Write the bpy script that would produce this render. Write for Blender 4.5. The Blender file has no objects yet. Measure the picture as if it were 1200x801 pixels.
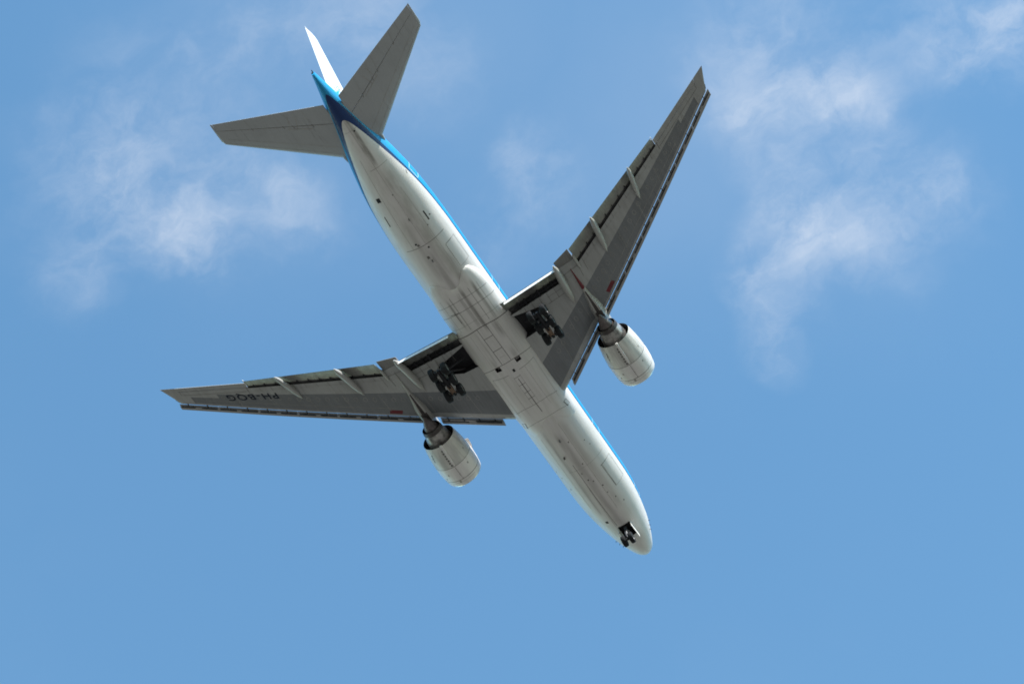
import bpy, bmesh, math, random
import numpy as np
from mathutils import Vector, Matrix

random.seed(7)
SC = bpy.context.scene
COL = SC.collection
rad = math.radians

# ------------------------------------------------------------------ camera, sky, sun, exposure
# The airliner's own frame: +X towards the nose, +Y to port, +Z up, origin on the
# fuselage axis 31 m behind the nose tip.  "s" below is metres aft of the nose.
PITCH = rad(2.5)
CAM_LOCAL = Vector((-118.15, -38.38, -213.55))
CAM_RIGHT = Vector((0.5049, -0.8526, -0.1350))
CAM_DOWN = Vector((0.7139, 0.5004, -0.4899))
ROT = Matrix.Rotation(-PITCH, 4, 'Y')
cam_off = ROT @ CAM_LOCAL
HEIGHT = 1.7 - cam_off.z
ROOT_M = Matrix.Translation((0, 0, HEIGHT)) @ ROT

x_ax = CAM_RIGHT.normalized()
y_ax = (-CAM_DOWN - x_ax * (-CAM_DOWN).dot(x_ax)).normalized()
z_ax = x_ax.cross(y_ax)
m = Matrix((x_ax, y_ax, z_ax)).transposed().to_4x4()
m.translation = CAM_LOCAL
cd = bpy.data.cameras.new('camera')
cam = bpy.data.objects.new('camera', cd)
COL.objects.link(cam)
cam.matrix_world = ROOT_M @ m
cd.sensor_width = 36
cd.lens = 2985.93 * 36 / 1200
cd.clip_start = 0.5
cd.clip_end = 80000
SC.camera = cam
SC.cycles.filter_width = 1.75

SUN_EL = rad(37)
SUN_AZ = rad(56)                     # turned from dead astern towards starboard
sun_dir = Vector((-math.cos(SUN_AZ) * math.cos(SUN_EL), -math.sin(SUN_AZ) * math.cos(SUN_EL), math.sin(SUN_EL)))
sl = bpy.data.lights.new('sun', 'SUN')
sl.energy = 4.9
sl.angle = rad(0.53)
sl.color = (1.0, 0.945, 0.885)
sun = bpy.data.objects.new('sun', sl)
COL.objects.link(sun)
sun.rotation_euler = sun_dir.to_track_quat('Z', 'Y').to_euler()
sun.location = (-60, -60, 400)

SC.view_settings.view_transform = 'Standard'
SC.view_settings.look = 'None'
SC.view_settings.gamma = 1
SC.view_settings.use_curve_mapping = False
SC.view_settings.exposure = 0.80


class NT:
    """small helper round a node tree"""
    def __init__(self, tree):
        self.t = tree
        self.n = tree.nodes
        self.n.clear()

    def new(self, kind, **kw):
        n = self.n.new(kind)
        for k, v in kw.items():
            setattr(n, k, v)
        return n

    def put(self, sock, v):
        if hasattr(v, 'is_linked') or isinstance(v, bpy.types.NodeSocket):
            self.t.links.new(v, sock)
        elif v is not None:
            sock.default_value = v

    def math(self, op, a, b=None, c=None, clamp=False):
        n = self.new('ShaderNodeMath', operation=op, use_clamp=clamp)
        for i, v in enumerate((a, b, c)):
            if v is not None:
                self.put(n.inputs[i], v)
        return n.outputs[0]

    def vmath(self, op, a, b=None):
        n = self.new('ShaderNodeVectorMath', operation=op)
        self.put(n.inputs[0], a)
        if b is not None:
            self.put(n.inputs[1], b)
        return n.outputs['Value'] if op in ('DOT_PRODUCT', 'LENGTH', 'DISTANCE') else n.outputs[0]

    def range(self, v, a, b, c=0.0, d=1.0, smooth=True):
        n = self.new('ShaderNodeMapRange')
        n.interpolation_type = 'SMOOTHSTEP' if smooth else 'LINEAR'
        self.put(n.inputs['Value'], v)
        for k, q in (('From Min', a), ('From Max', b), ('To Min', c), ('To Max', d)):
            self.put(n.inputs[k], q)
        return n.outputs[0]

    def noise(self, vec, scale, detail=4, rough=0.55, dist=0.0):
        n = self.new('ShaderNodeTexNoise')
        self.put(n.inputs['Vector'], vec)
        n.inputs['Scale'].default_value = scale
        n.inputs['Detail'].default_value = detail
        n.inputs['Roughness'].default_value = rough
        n.inputs['Distortion'].default_value = dist
        return n.outputs['Fac'] if 'Fac' in n.outputs else n.outputs[0]

    def noisecol(self, vec, scale, detail=3):
        n = self.new('ShaderNodeTexNoise')
        self.put(n.inputs['Vector'], vec)
        n.inputs['Scale'].default_value = scale
        n.inputs['Detail'].default_value = detail
        return n.outputs['Color']

    def mix(self, fac, a, b, mode='MIX'):
        n = self.new('ShaderNodeMix', data_type='RGBA', blend_type=mode)
        self.put(n.inputs[0], fac)
        for i, v in ((6, a), (7, b)):
            if isinstance(v, (tuple, list)) and len(v) == 3:
                v = (*v, 1.0)
            self.put(n.inputs[i], v)
        return n.outputs[2]

    def mapping(self, vec, scale=(1, 1, 1), rot=(0, 0, 0), loc=(0, 0, 0)):
        n = self.new('ShaderNodeMapping')
        self.put(n.inputs['Vector'], vec)
        n.inputs['Scale'].default_value = scale
        n.inputs['Rotation'].default_value = rot
        n.inputs['Location'].default_value = loc
        return n.outputs[0]


# ---- sky with thin broken cloud (all in sky directions, at infinity)
world = bpy.data.worlds.new('World')
SC.world = world
world.use_nodes = True
W = NT(world.node_tree)
sky = W.new('ShaderNodeTexSky', sky_type='NISHITA')
sky.sun_disc = False
sky.sun_elevation = SUN_EL
sky.sun_rotation = math.atan2(sun_dir.x, sun_dir.y)
sky.altitude = 0
sky.air_density = 1.4
sky.dust_density = 0.0
sky.ozone_density = 3.0
tc = W.new('ShaderNodeTexCoord')
D = W.vmath('NORMALIZE', tc.outputs['Generated'])
# cloud patches: unit direction on the sky, inner and outer angular radius (deg), weight
CLOUDS = [
    ((0.2891, 0.2237, 0.9308), 0.0, 2.1, 0.20),
    ((0.3014, 0.2163, 0.9286), 0.0, 1.9, 0.22),
    ((0.3024, 0.2446, 0.9213), 0.0, 2.1, 0.31),
    ((0.3179, 0.2354, 0.9184), 0.0, 1.9, 0.28),
    ((0.3223, 0.2503, 0.9129), 0.0, 1.9, 0.34),
    ((0.3372, 0.2446, 0.9091), 0.0, 2.1, 0.42),
    ((0.3298, 0.2712, 0.9043), 0.0, 1.7, 0.25),
    ((0.3349, 0.2846, 0.8983), 0.0, 1.5, 0.20),
    ((0.3474, 0.2376, 0.9071), 0.0, 1.7, 0.39),
    ((0.3582, 0.2350, 0.9036), 0.0, 1.5, 0.34),
    ((0.3461, 0.2068, 0.9151), 0.0, 2.1, 0.28),
    ((0.3578, 0.2028, 0.9115), 0.0, 2.1, 0.25),
    ((0.3695, 0.1987, 0.9078), 0.0, 1.7, 0.22),
    ((0.3293, 0.2074, 0.9212), 0.0, 2.1, 0.20),
    ((0.3007, 0.1840, 0.9358), 0.0, 2.1, 0.20),
    ((0.3112, 0.1792, 0.9333), 0.0, 1.9, 0.17),
    ((0.3136, 0.1411, 0.9390), 0.0, 2.8, 0.28),
    ((0.3245, 0.1324, 0.9366), 0.0, 2.1, 0.22),
    ((0.3050, 0.2700, 0.9133), 0.0, 2.6, 0.11),
    ((0.4021, 0.0223, 0.9153), 0.0, 1.9, 0.30),
    ((0.4022, 0.0031, 0.9155), 0.0, 1.9, 0.30),
    ((0.4166, -0.0105, 0.9090), 0.0, 1.9, 0.23),
    ((0.4218, 0.0311, 0.9062), 0.0, 1.4, 0.40),
    ((0.4280, 0.0197, 0.9036), 0.0, 1.4, 0.46),
    ((0.4331, 0.0039, 0.9013), 0.0, 1.4, 0.53),
    ((0.4368, -0.0126, 0.8994), 0.0, 1.4, 0.53),
    ((0.4455, -0.0127, 0.8952), 0.0, 1.2, 0.40),
    ((0.4464, 0.0241, 0.8945), 0.0, 1.6, 0.30),
    ((0.4598, 0.0022, 0.8880), 0.0, 1.0, 0.46),
    ((0.4737, -0.0114, 0.8806), 0.0, 1.8, 0.40),
    ((0.4846, -0.0229, 0.8744), 0.0, 1.6, 0.40),
    ((0.4622, 0.0267, 0.8864), 0.0, 1.6, 0.53),
    ((0.4753, 0.0277, 0.8794), 0.0, 1.6, 0.53),
    ((0.4676, 0.0419, 0.8829), 0.0, 1.4, 0.46),
    ((0.4730, 0.0572, 0.8792), 0.0, 1.2, 0.46),
    ((0.4756, 0.0648, 0.8772), 0.0, 0.8, 0.40),
    ((0.4802, 0.0119, 0.8771), 0.0, 1.6, 0.46),
    ((0.4935, 0.0055, 0.8697), 0.0, 1.4, 0.26),
    ((0.4841, 0.0491, 0.8736), 0.0, 1.6, 0.30),
    ((0.4934, 0.0632, 0.8675), 0.0, 1.2, 0.23),
    ((0.5026, 0.0616, 0.8623), 0.0, 1.0, 0.23),
    ((0.4378, -0.0603, 0.8971), 0.0, 1.8, 0.38),
    ((0.4396, -0.0737, 0.8952), 0.0, 1.8, 0.43),
    ((0.4501, -0.0743, 0.8899), 0.0, 1.6, 0.38),
    ((0.4374, -0.0496, 0.8979), 0.0, 1.6, 0.22),
    ((0.4290, -0.0401, 0.9024), 0.0, 2.3, 0.20),
    ((0.4012, 0.1099, 0.9094), 0.0, 1.6, 0.26),
    ((0.3932, 0.1145, 0.9123), 0.0, 1.0, 0.26),
    ((0.4096, 0.1375, 0.9019), 0.0, 1.8, 0.17),
    ((0.3534, 0.1239, 0.9272), 0.0, 1.9, 0.20),
    ((0.4101, 0.1099, 0.9054), 0.0, 1.4, 0.23),
]
VEIL = [
    ((0.3318, 0.1812, 0.9258), 7.0, 0.075),
    ((0.4174, 0.0515, 0.9073), 7.0, 0.100),
    ((0.3543, 0.1046, 0.9293), 6.0, 0.070),
    ((0.4737, 0.0114, 0.8806), 5.0, 0.060),
]
warp = W.noisecol(D, 14.0, 3)
warp = W.vmath('SUBTRACT', warp, (0.5, 0.5, 0.5))
wsc = W.new('ShaderNodeVectorMath', operation='SCALE')
W.put(wsc.inputs[0], warp)
wsc.inputs['Scale'].default_value = 0.02
DW = W.vmath('ADD', D, wsc.outputs[0])
warp2 = W.vmath('SUBTRACT', W.noisecol(D, 70.0, 4), (0.5, 0.5, 0.5))
wsc2 = W.new('ShaderNodeVectorMath', operation='SCALE')
W.put(wsc2.inputs[0], warp2)
wsc2.inputs['Scale'].default_value = 0.014
DW = W.vmath('ADD', DW, wsc2.outputs[0])
acc = None
for (dx, dy, dz), r0, r1, wt in CLOUDS:
    dd = W.vmath('DISTANCE', DW, (dx, dy, dz))
    w_ = W.range(dd, rad(r0), rad(r1), wt, 0.0)
    inv = W.math('SUBTRACT', 1.0, w_)
    acc = inv if acc is None else W.math('MULTIPLY', acc, inv)
acc = W.math('SUBTRACT', 1.0, acc)
n1 = W.noise(W.mapping(DW, (1, 0.7, 1), (0.3, 0.5, 0.4)), 30.0, 9, 0.62, 0.2)
n2 = W.noise(D, 5.5, 4, 0.5)
thin = W.range(n1, 0.32, 0.70, 0.05, 0.58)
base_haze = W.range(n2, 0.40, 0.75, 0.0, 0.015)
fib = W.noise(W.mapping(DW, (1.0, 0.45, 0.8), (0.3, 0.2, 1.1)), 75.0, 8, 0.66, 0.5)
thin = W.math('MULTIPLY', thin, W.range(fib, 0.32, 0.68, 0.68, 1.22, smooth=False))
cm = W.math('ADD', W.math('MULTIPLY', acc, thin), W.math('MULTIPLY', base_haze, W.range(n1, 0.3, 0.7)))
veil = None
for d_, rr, ww in VEIL:
    q = W.range(W.vmath('DISTANCE', DW, d_), 0.0, rad(rr), ww, 0.0)
    veil = q if veil is None else W.math('MAXIMUM', veil, q)
cm = W.math('ADD', cm, W.math('MULTIPLY', veil, W.range(n2, 0.3, 0.7, 0.6, 1.0)))
cm = W.math('MINIMUM', cm, 0.8)
skyc = W.mix(1.0, sky.outputs[0], (0.75, 1.0, 1.0), 'MULTIPLY')
col = W.mix(cm, skyc, (3.5, 3.65, 3.9))
bg = W.new('ShaderNodeBackground')
W.put(bg.inputs['Color'], col)
bg.inputs['Strength'].default_value = 0.15
wo = W.new('ShaderNodeOutputWorld')
W.t.links.new(bg.outputs[0], wo.inputs['Surface'])


# ------------------------------------------------------------------ materials
def material(name, color, rough=0.45, metal=0.0, spec=0.5, var=0.12, vscale=1.2, streak=False, coat=0.0):
    mt = bpy.data.materials.new(name)
    mt.use_nodes = True
    N = NT(mt.node_tree)
    p = N.new('ShaderNodeBsdfPrincipled')
    o = N.new('ShaderNodeOutputMaterial')
    N.t.links.new(p.outputs[0], o.inputs[0])
    t = N.new('ShaderNodeTexCoord')
    v = t.outputs['Object']
    if streak:
        v = N.mapping(v, (0.18, 1.5, 1.5))
    f = N.noise(v, vscale, 6, 0.6)
    lo = tuple(c * (1 - var) for c in color)
    hi = tuple(min(1, c * (1 + var)) for c in color)
    c = N.mix(N.range(f, 0.3, 0.7), lo, hi)
    N.put(p.inputs['Base Color'], c)
    p.inputs['Roughness'].default_value = rough
    p.inputs['Metallic'].default_value = metal
    p.inputs['Specular IOR Level'].default_value = spec
    p.inputs['Coat Weight'].default_value = coat
    return mt


def stains(N, vec, items):
    """soft lengthwise grime: (y0, s0, s1, half width, strength) -> 0..1"""
    sep = N.new('ShaderNodeSeparateXYZ')
    N.put(sep.inputs[0], vec)
    x, y = sep.outputs[0], sep.outputs[1]
    wob = N.noise(N.mapping(vec, (0.35, 2.2, 2.2)), 1.3, 5, 0.6)
    acc = None
    for y0, s0, s1, hw, st in items:
        a = N.range(N.math('ABSOLUTE', N.math('SUBTRACT', y, y0)), hw * 0.25, hw, st, 0.0)
        x0, x1 = 31 - s1, 31 - s0
        b = N.math('MULTIPLY', N.range(x, x0 - 0.6, x0 + 0.9), N.range(x, x1 - 0.9, x1 + 0.6, 1.0, 0.0))
        q = N.math('MULTIPLY', a, b)
        acc = q if acc is None else N.math('MAXIMUM', acc, q)
    return N.math('MULTIPLY', acc, N.range(wob, 0.2, 0.62, 0.18, 0.80))


def hull_material(name, livery):
    mt = bpy.data.materials.new(name)
    mt.use_nodes = True
    N = NT(mt.node_tree)
    p = N.new('ShaderNodeBsdfPrincipled')
    o = N.new('ShaderNodeOutputMaterial')
    N.t.links.new(p.outputs[0], o.inputs[0])
    t = N.new('ShaderNodeTexCoord')
    v = t.outputs['Object']
    white = (0.722, 0.70, 0.676)
    grime = N.noise(N.mapping(v, (0.10, 1.4, 1.4)), 1.6, 7, 0.62)
    blot = N.noise(v, 0.55, 5, 0.55)
    c = N.mix(N.range(grime, 0.38, 0.72, 0.0, 0.42), white, (0.50, 0.49, 0.44))
    c = N.mix(N.range(blot, 0.45, 0.75, 0.0, 0.25), c, (0.56, 0.55, 0.50))
    if livery:
        items = [(-0.32, 53.0, 58.7, 0.30, 0.95), (-0.05, 54.0, 58.5, 0.14, 0.55), (-0.75, 40.0, 52.0, 0.9, 0.42),
                 (0.55, 40.0, 47.0, 0.5, 0.32), (-1.15, 38.0, 42.5, 0.55, 0.55), (0.1, 38.0, 44.0, 0.45, 0.45),
                 (0.2, 6.0, 19.0, 0.55, 0.40), (-0.9, 8.0, 20.0, 0.45, 0.30), (1.3, 8.0, 20.0, 0.28, 0.34), (0.75, 5.8, 12.0, 0.10, 0.55)]
    else:
        items = [(-1.62, 33.6, 38.6, 0.22, 0.95), (-0.35, 33.4, 38.6, 0.26, 0.95), (0.15, 34.0, 38.0, 0.18, 0.5),
                 (1.35, 34.6, 38.0, 0.16, 0.8), (-1.2, 31.8, 34.0, 0.40, 0.7), (0.9, 29.0, 34.0, 0.14, 0.35),
                 (0.0, 22.4, 26.8, 0.07, 0.9), (-1.1, 28.9, 30.2, 0.35, 0.5), (1.1, 28.9, 30.0, 0.35, 0.4)]
    c = N.mix(stains(N, v, items), c, (0.17, 0.16, 0.14))
    if livery:
        sep = N.new('ShaderNodeSeparateXYZ')
        N.put(sep.inputs[0], v)
        s = N.math('SUBTRACT', 31.0, sep.outputs[0])
        zb = N.range(s, 43.0, 58.0, -0.73, -0.10, smooth=False)
        dz = N.math('SUBTRACT', sep.outputs[2], zb)
        sel = N.math('GREATER_THAN', dz, 0.0)
        bandw = N.range(s, 50.0, 61.0, 0.18, 0.62, smooth=False)
        sel2 = N.math('GREATER_THAN', N.math('SUBTRACT', dz, bandw), 0.0)
        c = N.mix(sel, c, (0.002, 0.028, 0.125))
        lb = N.mix(N.range(blot, 0.4, 0.7, 0.0, 0.3), (0.008, 0.270, 0.540), (0.016, 0.230, 0.460))
        c = N.mix(sel2, c, lb)
    N.put(p.inputs['Base Color'], c)
    N.put(p.inputs['Roughness'], N.range(grime, 0.3, 0.7, 0.30, 0.48))
    p.inputs['Specular IOR Level'].default_value = 0.45
    return mt


def wing_material(name, color, dark, streak_amt=0.5):
    mt = bpy.data.materials.new(name)
    mt.use_nodes = True
    N = NT(mt.node_tree)
    p = N.new('ShaderNodeBsdfPrincipled')
    o = N.new('ShaderNodeOutputMaterial')
    N.t.links.new(p.outputs[0], o.inputs[0])
    t = N.new('ShaderNodeTexCoord')
    v = t.outputs['Object']
    a = N.noise(N.mapping(v, (0.22, 2.6, 1.0)), 1.1, 7, 0.65)
    b = N.noise(v, 0.28, 5, 0.55)
    c = N.mix(N.range(a, 0.36, 0.72, 0.0, streak_amt), color, dark)
    c = N.mix(N.range(b, 0.42, 0.72, 0.0, 0.45), c, dark)
    st = N.noise(N.mapping(v, (0.10, 3.4, 1.0)), 1.7, 5, 0.7)
    sp_ = N.noise(v, 2.6, 4, 0.6)
    c = N.mix(N.math('MULTIPLY', N.range(st, 0.56, 0.72, 0.0, 0.5), N.range(sp_, 0.35, 0.6)), c, tuple(q * 0.55 for q in dark))
    N.put(p.inputs['Base Color'], c)
    N.put(p.inputs['Roughness'], N.range(a, 0.3, 0.7, 0.22, 0.42))
    p.inputs['Specular IOR Level'].default_value = 0.4
    return mt


M = {}
M['hull'] = hull_material('fuselage_paint', True)
M['fairing'] = hull_material('fairing_paint', False)
M['wing'] = wing_material('wing_grey_paint', (0.415, 0.42, 0.41), (0.28, 0.28, 0.265), 0.6)
M['panel'] = wing_material('wing_box_grey', (0.205, 0.215, 0.224), (0.140, 0.148, 0.154), 0.6)
M['tail'] = wing_material('tailplane_grey', (0.405, 0.425, 0.432), (0.325, 0.342, 0.346), 0.35)
M['finwhite'] = material('fin_white_paint', (0.80, 0.80, 0.80), 0.3, var=0.03)
M['logo'] = material('light_blue_paint', (0.02, 0.33, 0.66), 0.35, var=0.05)
M['navy'] = material('dark_blue_lettering', (0.008, 0.014, 0.028), 0.6, spec=0.25, var=0.25)
M['seam'] = material('seam_dark', (0.15, 0.143, 0.13), 0.7, var=0.25, vscale=0.8)
M['seamlight'] = material('seam_soft', (0.36, 0.35, 0.32), 0.7, var=0.25, vscale=0.8)
M['doorline'] = material('door_outline', (0.62, 0.72, 0.78), 0.5, var=0.05)
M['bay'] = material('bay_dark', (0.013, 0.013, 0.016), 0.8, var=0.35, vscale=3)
M['cove'] = material('cove_shade_grey', (0.05, 0.05, 0.05), 0.75, var=0.5, vscale=2.2)  # flap cove shadow deepened in the base colour; slat patches and tracks share it
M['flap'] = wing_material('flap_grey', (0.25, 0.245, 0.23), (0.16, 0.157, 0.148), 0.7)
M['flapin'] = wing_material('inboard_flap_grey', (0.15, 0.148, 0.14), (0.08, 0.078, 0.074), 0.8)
M['flapwhite'] = material('flap_white', (0.74, 0.74, 0.72), 0.4, var=0.06)
M['red'] = material('red_marking', (0.15, 0.012, 0.020), 0.5, var=0.12)
M['metal'] = material('gear_metal', (0.16, 0.16, 0.165), 0.45, 0.35, var=0.3, vscale=4)
M['dkmetal'] = material('gear_dark_metal', (0.026, 0.026, 0.030), 0.55, 0.2, spec=0.3, var=0.35, vscale=4)
M['tyre'] = material('tyre_rubber', (0.016, 0.016, 0.018), 0.8, spec=0.2, var=0.3, vscale=5)
M['hub'] = material('wheel_hub_grey', (0.11, 0.108, 0.108), 0.5, 0.2, var=0.2, vscale=5)
M['tan'] = material('brake_rod_tan', (0.20, 0.13, 0.085), 0.55, 0.1, var=0.25, vscale=6)
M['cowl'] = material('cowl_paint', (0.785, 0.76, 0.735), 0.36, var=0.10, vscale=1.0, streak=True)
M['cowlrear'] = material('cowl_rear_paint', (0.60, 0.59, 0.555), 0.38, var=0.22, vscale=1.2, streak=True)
M['lip'] = material('lip_metal', (0.70, 0.70, 0.70), 0.28, 0.8, var=0.04)
M['core'] = material('core_cowl_metal', (0.30, 0.285, 0.27), 0.36, 0.5, var=0.6, vscale=1.3)
M['hot'] = material('hot_nozzle_metal', (0.085, 0.075, 0.072), 0.5, 0.6, var=0.3, vscale=2)
M['plug'] = material('plug_metal', (0.14, 0.12, 0.115), 0.42, 0.6, var=0.3, vscale=2)
M['duct'] = material('duct_black', (0.02, 0.02, 0.022), 0.7, var=0.2)
M['pylon'] = wing_material('pylon_grey', (0.44, 0.435, 0.41), (0.30, 0.29, 0.27), 0.5)
M['slat'] = wing_material('slat_grey', (0.35, 0.35, 0.34), (0.25, 0.248, 0.24), 0.4)


# ------------------------------------------------------------------ mesh helpers
def L(s, y, z):
    return (31.0 - s, y, z)


class MB:
    def __init__(self):
        self.v, self.f, self.mi = [], [], []

    def add(self, verts, faces, mi=0):
        o = len(self.v)
        self.v += [tuple(map(float, q)) for q in verts]
        for k, f in enumerate(faces):
            self.f.append([o + i for i in f])
            self.mi.append(mi[k] if isinstance(mi, (list, tuple)) else mi)

    def loft(self, rings, mi=0, closed=True, cap=True, mifun=None, capmi=None):
        n = len(rings[0])
        verts = [p for r in rings for p in r]
        faces, ms = [], []
        for i in range(len(rings) - 1):
            for j in range(n if closed else n - 1):
                a, b = i * n + j, i * n + (j + 1) % n
                faces.append([a, b, b + n, a + n])
                ms.append(mifun(i, j) if mifun else mi)
        if cap and closed:
            cm_ = mi if capmi is None else capmi
            faces.append(list(range(n))[::-1])
            ms.append(cm_)
            faces.append([(len(rings) - 1) * n + j for j in range(n)])
            ms.append(cm_)
        self.add(verts, faces, ms)

    def tube(self, pts, radii, n=10, mi=0, cap=True):
        rings = []
        P = [Vector(p) for p in pts]
        if not isinstance(radii, (list, tuple)):
            radii = [radii] * len(P)
        for i, p in enumerate(P):
            d = (P[min(i + 1, len(P) - 1)] - P[max(i - 1, 0)]).normalized()
            u = d.orthogonal().normalized() if i == 0 else (u - d * u.dot(d)).normalized()
            w = d.cross(u)
            rings.append([p + (u * math.cos(2 * math.pi * k / n) + w * math.sin(2 * math.pi * k / n)) * radii[i] for k in range(n)])
        self.loft(rings, mi, cap=cap)

    def box(self, c, sx, sy, sz, mi=0, rot=None):
        c = Vector(c)
        vs = []
        for dx in (-1, 1):
            for dy in (-1, 1):
                for dz in (-1, 1):
                    q = Vector((dx * sx / 2, dy * sy / 2, dz * sz / 2))
                    if rot is not None:
                        q = rot @ q
                    vs.append(c + q)
        self.add(vs, [[0, 1, 3, 2], [4, 6, 7, 5], [0, 4, 5, 1], [2, 3, 7, 6], [0, 2, 6, 4], [1, 5, 7, 3]], mi)

    def lathe(self, centre, prof, n=40, mi=0, mifun=None, flip=1):
        """profile of (s, r) spun about the fore-and-aft axis through centre (y, z)"""
        cy, cz = centre
        rings = [[L(s, cy + r * math.cos(2 * math.pi * k / n), cz + r * math.sin(2 * math.pi * k / n)) for k in range(n)] for s, r in prof]
        self.loft(rings, mi, cap=False, mifun=mifun)

    def ribbon(self, pts, nrm, width, mi=0, lift=0.006):
        """thin strip laid along points on a surface with the given normals"""
        P = [Vector(p) for p in pts]
        Nn = [Vector(q).normalized() for q in nrm]
        vs = []
        for i, p in enumerate(P):
            d = (P[min(i + 1, len(P) - 1)] - P[max(i - 1, 0)])
            side = d.cross(Nn[i]).normalized() * width / 2
            vs += [p + side + Nn[i] * lift, p - side + Nn[i] * lift]
        self.add(vs, [[2 * i, 2 * i + 1, 2 * i + 3, 2 * i + 2] for i in range(len(P) - 1)], mi)

    def build(self, name, mats, parent=None, angle=35, recalc=True):
        me = bpy.data.meshes.new(name)
        me.from_pydata(self.v, [], self.f)
        for mt in (mats if isinstance(mats, (list, tuple)) else [mats]):
            me.materials.append(mt)
        me.polygons.foreach_set('material_index', self.mi)
        if recalc:
            b = bmesh.new()
            b.from_mesh(me)
            bmesh.ops.recalc_face_normals(b, faces=b.faces)
            b.to_mesh(me)
            b.free()
        me.polygons.foreach_set('use_smooth', [True] * len(me.polygons))
        me.set_sharp_from_angle(angle=rad(angle))
        me.update()
        ob = bpy.data.objects.new(name, me)
        COL.objects.link(ob)
        if parent is not None:
            ob.parent = parent
        return ob


def cut(ob, cutters):
    """carve recesses: boolean difference, evaluated into the mesh; the cutter is then removed"""
    co = cutters.build('cutter', list(ob.data.materials))
    co.parent = ob.parent
    md = ob.modifiers.new('cut', 'BOOLEAN')
    md.operation = 'DIFFERENCE'
    md.solver = 'EXACT'
    md.object = co
    bpy.context.view_layer.update()
    dg = bpy.context.evaluated_depsgraph_get()
    me = bpy.data.meshes.new_from_object(ob.evaluated_get(dg))
    ob.modifiers.clear()
    old = ob.data
    ob.data = me
    me.name = ob.name
    bpy.data.meshes.remove(old)
    bpy.data.objects.remove(co)
    me.set_sharp_from_angle(angle=rad(35))


def absorb(ob, mb):
    """surface pattern (seams, hatches, marks) goes into the mesh of the part that bears it"""
    me = bpy.data.meshes.new('pattern')
    me.from_pydata(mb.v, [], mb.f)
    for mt in ob.data.materials:
        me.materials.append(mt)
    me.polygons.foreach_set('material_index', mb.mi)
    b = bmesh.new()
    b.from_mesh(ob.data)
    b.from_mesh(me)
    b.to_mesh(ob.data)
    b.free()
    bpy.data.meshes.remove(me)


def pchip(x, xs, ys):
    """monotone cubic interpolation"""
    xs = np.asarray(xs, float)
    ys = np.asarray(ys, float)
    h = np.diff(xs)
    d = np.diff(ys) / h
    mm = np.zeros(len(xs))
    for i in range(1, len(xs) - 1):
        if d[i - 1] * d[i] > 0:
            w1, w2 = 2 * h[i] + h[i - 1], h[i] + 2 * h[i - 1]
            mm[i] = (w1 + w2) / (w1 / d[i - 1] + w2 / d[i])
    mm[0], mm[-1] = d[0], d[-1]
    i = int(np.clip(np.searchsorted(xs, x) - 1, 0, len(h) - 1))
    t = np.clip((x - xs[i]) / h[i], 0, 1)
    return ((1 + 2 * t) * (1 - t) ** 2 * ys[i] + t * (1 - t) ** 2 * h[i] * mm[i]
            + t * t * (3 - 2 * t) * ys[i + 1] + t * t * (t - 1) * h[i] * mm[i + 1])


# ------------------------------------------------------------------ ground (below the picture; it lights the belly)
gm = bpy.data.materials.new('airfield_ground')
gm.use_nodes = True
N = NT(gm.node_tree)
p = N.new('ShaderNodeBsdfPrincipled')
o = N.new('ShaderNodeOutputMaterial')
N.t.links.new(p.outputs[0], o.inputs[0])
t = N.new('ShaderNodeTexCoord')
f1 = N.noise(t.outputs['Object'], 0.004, 5, 0.5)
f2 = N.noise(t.outputs['Object'], 0.06, 6, 0.6)
c = N.mix(N.range(f1, 0.42, 0.58), (0.101, 0.091, 0.074), (0.144, 0.130, 0.115))
c = N.mix(N.range(f2, 0.3, 0.7, 0.0, 0.5), c, (0.101, 0.093, 0.077))
N.put(p.inputs['Base Color'], c)
p.inputs['Roughness'].default_value = 0.95
p.inputs['Specular IOR Level'].default_value = 0.1
gb = MB()
GS = [-20000, -4000, -800, 0, 800, 4000, 20000]
gb.add([(x, y, 0) for x in GS for y in GS], [[i * 7 + j, i * 7 + j + 1, i * 7 + j + 8, i * 7 + j + 7] for i in range(6) for j in range(6)])
ground = gb.build('ground', gm, recalc=False)
if ground.data.polygons[0].normal.z < 0:
    ground.data.flip_normals()
ground['kind'] = 'structure'

# ------------------------------------------------------------------ the airliner
air = bpy.data.objects.new('airliner', None)
air.empty_display_size = 5
COL.objects.link(air)
air.matrix_world = ROOT_M
air['label'] = 'white bellied twin engine airliner with blue upper fuselage flying overhead with landing gear down'
air['category'] = 'airplane'

# ---- fuselage
FS = [0, .06, .2, .5, 1, 2, 3, 4, 5, 6, 8, 10, 12, 42, 44, 46, 48, 50, 52, 54, 56, 58, 60, 62, 62.9]
FW = [.04, .36, .58, .85, 1.13, 1.55, 1.90, 2.20, 2.44, 2.64, 2.92, 3.04, 3.06, 3.06, 3.05, 2.99, 2.88, 2.68, 2.36, 1.98, 1.58, 1.17, .76, .34, .16]
FB = [-.95, -1.3, -1.5, -1.76, -2.02, -2.36, -2.58, -2.75, -2.87, -2.96, -3.06, -3.1, -3.1, -3.1, -2.97, -2.68, -2.30, -1.88, -1.42, -.97, -.53, -.10, .34, .78, 1.02]
FT = [-.85, -.55, -.33, 0, .3, .85, 1.35, 1.95, 2.4, 2.68, 2.97, 3.08, 3.1, 3.1, 3.1, 3.1, 3.1, 3.1, 3.08, 3.02, 2.9, 2.72, 2.4, 2.0, 1.75]


def fus(s, th):
    """point on the fuselage skin, th measured in degrees from straight down, + to port"""
    w, b, tt = pchip(s, FS, FW), pchip(s, FS, FB), pchip(s, FS, FT)
    a = rad(th)
    return Vector(L(s, w * math.sin(a), (b + tt) / 2 - (tt - b) / 2 * math.cos(a)))


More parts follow.
